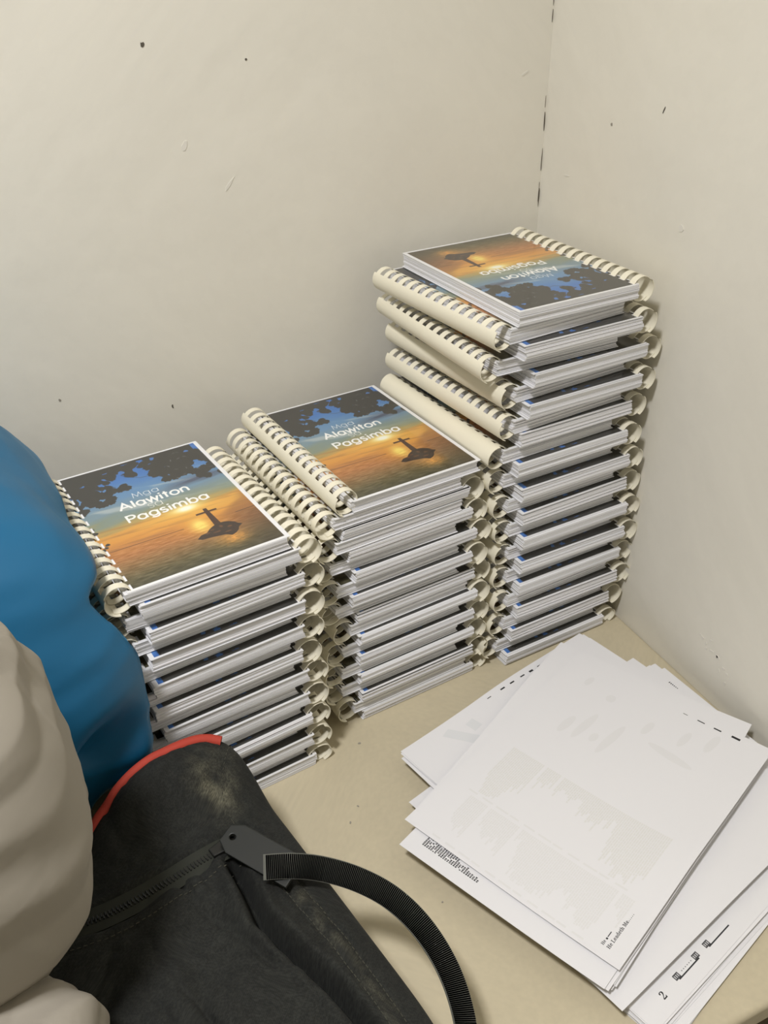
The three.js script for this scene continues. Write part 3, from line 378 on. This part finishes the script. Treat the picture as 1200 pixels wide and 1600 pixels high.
{ const o = thing('backpack', 'worn dark olive canvas backpack with red piping lying on the table', 'backpack');
  const P = [], C = [], UV = [], I = [], nu = 260, nv = 150;
  for (let j = 0; j <= nv; j++) { const q = j / nv, top = q >= 0.35, s = top ? 1 - ((q - 0.35) / 0.65) : q / 0.35, ss = top ? 1 - (1 - s) ** 1.6 : 1 - (1 - s) ** 1.6;
    for (let i = 0; i <= nu; i++) { const th = (i % nu) / nu * Math.PI * 2, R = bagR(th), [x, z] = toWorld(Math.cos(th) * R * ss, Math.sin(th) * R * ss);
      const n = top ? 4.2 : 7; let y = top ? BAG.h + BAG.h * (1 - ss ** n) ** (1 / n) + bagRelief(x, z) * smooth(1, 0.9, ss) + bagLift(x, z) : BAG.h + bagLift(x, z) * ss ** 6 - (BAG.h - 0.0005) * (1 - ss ** n) ** (1 / n);
      P.push(x, y, z); UV.push(x * 9, z * 9);
      // worn cloth: faded threads on the rubbed patch and along the seams
      const grain = fbm(x * 60, z * 60, 2, 4), patch = Math.exp(-(((x + 0.546) / 0.014) ** 2) - (((z - 0.402) / 0.022) ** 2)) * (0.65 + grain), edge = Math.exp(-((segDist(x, z, seamPath) / 0.006) ** 2)) * clamp(0.35 + grain * 1.2, 0, 1) + Math.exp(-((segDist(x, z, seam2) / 0.006) ** 2)) * clamp(0.3 + grain * 1.4, 0, 1) * 0.6;
      const k = clamp(patch * 1.1 + edge * 0.45, 0, 1), f = 1 + fbm(x * 14, z * 14, 6, 3) * 0.35, base = [0.021 * f, 0.0225 * f, 0.019 * f], worn = [0.15, 0.142, 0.1]; C.push(...base.map((b, a) => b + (worn[a] - b) * k)); } }
  for (let j = 0; j < nv; j++) for (let i = 0; i < nu; i++) { const a = j * (nu + 1) + i, b = a + 1, c = a + nu + 1, e = c + 1; I.push(a, b, c, b, e, c); }
  const g = new THREE.BufferGeometry(); g.setAttribute('position', new THREE.Float32BufferAttribute(P, 3)); g.setAttribute('uv', new THREE.Float32BufferAttribute(UV, 2)); g.setAttribute('color', new THREE.Float32BufferAttribute(C, 3)); g.setIndex(I); g.computeVertexNormals();
  mesh('body', g, M.bag, o);
  // rows of stitches beside the seams
  for (const [path, off] of [[seamPath, 0.0065], [seamPath, -0.0065], [seam2, 0.006], [zipPath, 0.0185]]) { const cv = new THREE.CatmullRomCurve3(path.map(([x, z]) => new THREE.Vector3(x, 0, z))), st = [], n = Math.floor(cv.getLength() / 0.0042);
    for (let i = 0; i < n; i++) { const p = cv.getPointAt((i + 0.5) / n), tn = cv.getTangentAt((i + 0.5) / n), x = p.x - tn.z * off, z = p.z + tn.x * off, b = new THREE.CapsuleGeometry(0.00042, 0.0022, 2, 5); b.rotateZ(Math.PI / 2); b.rotateY(Math.atan2(-tn.z, tn.x)); b.translate(x, bagY(x, z) + 0.0003, z); st.push(b); }
    const sm = mesh('stitching', mergeGeometries(st), M.thread, o); sm.userData.kind = 'stuff'; }
  // red piping along the far rim
  const pip = []; for (let i = 0; i <= 40; i++) { const th = -0.86 - (i / 40) * 1.9, R = bagR(th) * 0.955, [x, z] = toWorld(Math.cos(th) * R, Math.sin(th) * R); pip.push(new THREE.Vector3(x, bagY(x, z) + 0.001, z)); }
  const pm = mesh('piping', new THREE.TubeGeometry(new THREE.CatmullRomCurve3(pip), 120, 0.0048, 10), M.red, o); pm.userData.label = 'faded red piping';
  // ribbons follow a path with a given facing
  function ribbon(pts, width, th, facing, seg = 80) { const cv = new THREE.CatmullRomCurve3(pts.map((q) => new THREE.Vector3(...q))), parts = [], f = new THREE.Vector3(...facing).normalize(); const pos = [], uv = [], idx = [];
    for (let i = 0; i <= seg; i++) { const t = i / seg, p = cv.getPointAt(t), tan = cv.getTangentAt(t), side = new THREE.Vector3().crossVectors(tan, f).normalize(), nn = new THREE.Vector3().crossVectors(side, tan).normalize(); for (const [a, b] of [[-1, 1], [1, 1], [1, -1], [-1, -1]]) { const q = p.clone().addScaledVector(side, a * width / 2).addScaledVector(nn, b * th / 2); pos.push(q.x, q.y, q.z); uv.push(t * cv.getLength() * 40, a * 0.5); } }
    for (let i = 0; i < seg; i++) for (let k = 0; k < 4; k++) { const a = i * 4 + k, b = i * 4 + (k + 1) % 4; idx.push(a, b, a + 4, b, b + 4, a + 4); }
    idx.push(0, 2, 1, 0, 3, 2); const e = seg * 4; idx.push(e, e + 1, e + 2, e, e + 2, e + 3);
    const gg = new THREE.BufferGeometry(); gg.setAttribute('position', new THREE.Float32BufferAttribute(pos, 3)); gg.setAttribute('uv', new THREE.Float32BufferAttribute(uv, 2)); gg.setIndex(idx); const ni = gg.toNonIndexed(); ni.computeVertexNormals(); return ni; }
  const zp = zipPath.map(([x, z]) => [x, bagY(x, z) + 0.0034, z]);
  const tape = mesh('zipper_tape', ribbon(zp, 0.02, 0.0012, [0, 1, 0.1], 90), M.zip, o);
  const cv = new THREE.CatmullRomCurve3(zp.map((q) => new THREE.Vector3(...q))), teeth = [], NT = 110;
  for (let i = 0; i < NT; i++) { const t = 0.02 + (i / NT) * 0.86, p = cv.getPointAt(t), tan = cv.getTangentAt(t), b = new RoundedBoxGeometry(0.0011, 0.0014, 0.0036, 1, 0.0003); b.rotateY(Math.atan2(-tan.z, tan.x)); b.translate(p.x + (i % 2 ? 0.0011 : -0.0011) * tan.z, p.y + 0.001, p.z + (i % 2 ? 1 : -1) * 0.0011 * tan.x); teeth.push(b); }
  const tm = mesh('zipper_teeth', mergeGeometries(teeth), M.metal, tape); tm.userData.kind = 'stuff';
  // slider, pull tab and webbing loop
  const sx = -0.557, sz = 0.4605, sy = bagY(sx, sz) + 0.004;
  const sl = new THREE.Shape(); sl.moveTo(-0.009, -0.0035); sl.lineTo(0.003, -0.005); sl.quadraticCurveTo(0.009, -0.005, 0.009, 0); sl.quadraticCurveTo(0.009, 0.005, 0.003, 0.005); sl.lineTo(-0.009, 0.0035); sl.closePath();
  const sg = new THREE.ExtrudeGeometry(sl, { depth: 0.003, bevelEnabled: true, bevelSize: 0.0008, bevelThickness: 0.0008, bevelSegments: 2 }); sg.rotateX(-Math.PI / 2); sg.rotateY(0.25); sg.translate(sx, sy - 0.002, sz);
  const slider = mesh('zipper_slider', sg, M.metal, o);
  const rg = new THREE.TorusGeometry(0.005, 0.0012, 8, 20); rg.rotateX(1.2); rg.translate(sx + 0.007, sy + 0.003, sz - 0.001); mesh('ring', rg, M.metal, slider);
  const tb = new THREE.Shape(); const tw = 0.0122, tl = 0.064; tb.moveTo(-0.004, -tw * 0.55); tb.lineTo(0.006, -tw); tb.lineTo(tl, -tw); tb.lineTo(tl, tw); tb.lineTo(0.006, tw); tb.lineTo(-0.004, tw * 0.55); tb.closePath(); const th0 = new THREE.Path(); th0.absellipse(0.003, 0, 0.0035, 0.0032, 0, 6.2832, true); tb.holes.push(th0);
  const tg = new THREE.ExtrudeGeometry(tb, { depth: 0.0022, bevelEnabled: true, bevelSize: 0.0008, bevelThickness: 0.0006, bevelSegments: 2 }); tg.rotateX(-Math.PI / 2);
  const tab = mesh('pull_tab', tg, M.tab, o); tab.position.set(sx + 0.008, sy + 0.006, sz - 0.002); tab.rotation.set(0, -1.0, 0); tab.rotateZ(0.0); tab.rotateX(0.22);
  const lo = [[-0.536, 0.141, 0.503], [-0.517, 0.14, 0.51], [-0.493, 0.128, 0.515], [-0.467, 0.114, 0.528], [-0.447, 0.1, 0.545], [-0.434, 0.088, 0.57], [-0.43, 0.08, 0.605], [-0.436, 0.072, 0.64], [-0.45, 0.066, 0.668], [-0.472, 0.07, 0.684]];
  const band = mesh('webbing_loop', ribbon(lo, 0.0185, 0.0016, [0.1, 0.62, 0.78], 120), M.strap, o); band.userData.label = 'black woven webbing loop';
  const ribs = []; const lc = new THREE.CatmullRomCurve3(lo.map((q) => new THREE.Vector3(...q))), fv = new THREE.Vector3(0.1, 0.62, 0.78).normalize();
  for (let i = 0; i < 190; i++) { const t = 0.01 + i / 192, p = lc.getPointAt(t), tan = lc.getTangentAt(t), side = new THREE.Vector3().crossVectors(tan, fv).normalize(), nn = new THREE.Vector3().crossVectors(side, tan).normalize(); const b = new THREE.CylinderGeometry(0.0006, 0.0006, 0.0176, 5); const m4 = new THREE.Matrix4().makeBasis(tan, side, nn); m4.setPosition(p.addScaledVector(nn, 0.0009)); b.applyMatrix4(m4); ribs.push(b); }
  const rm = mesh('webbing_weave', mergeGeometries(ribs), M.strap, band); rm.userData.kind = 'stuff';
}
renderer.render(scene, camera);
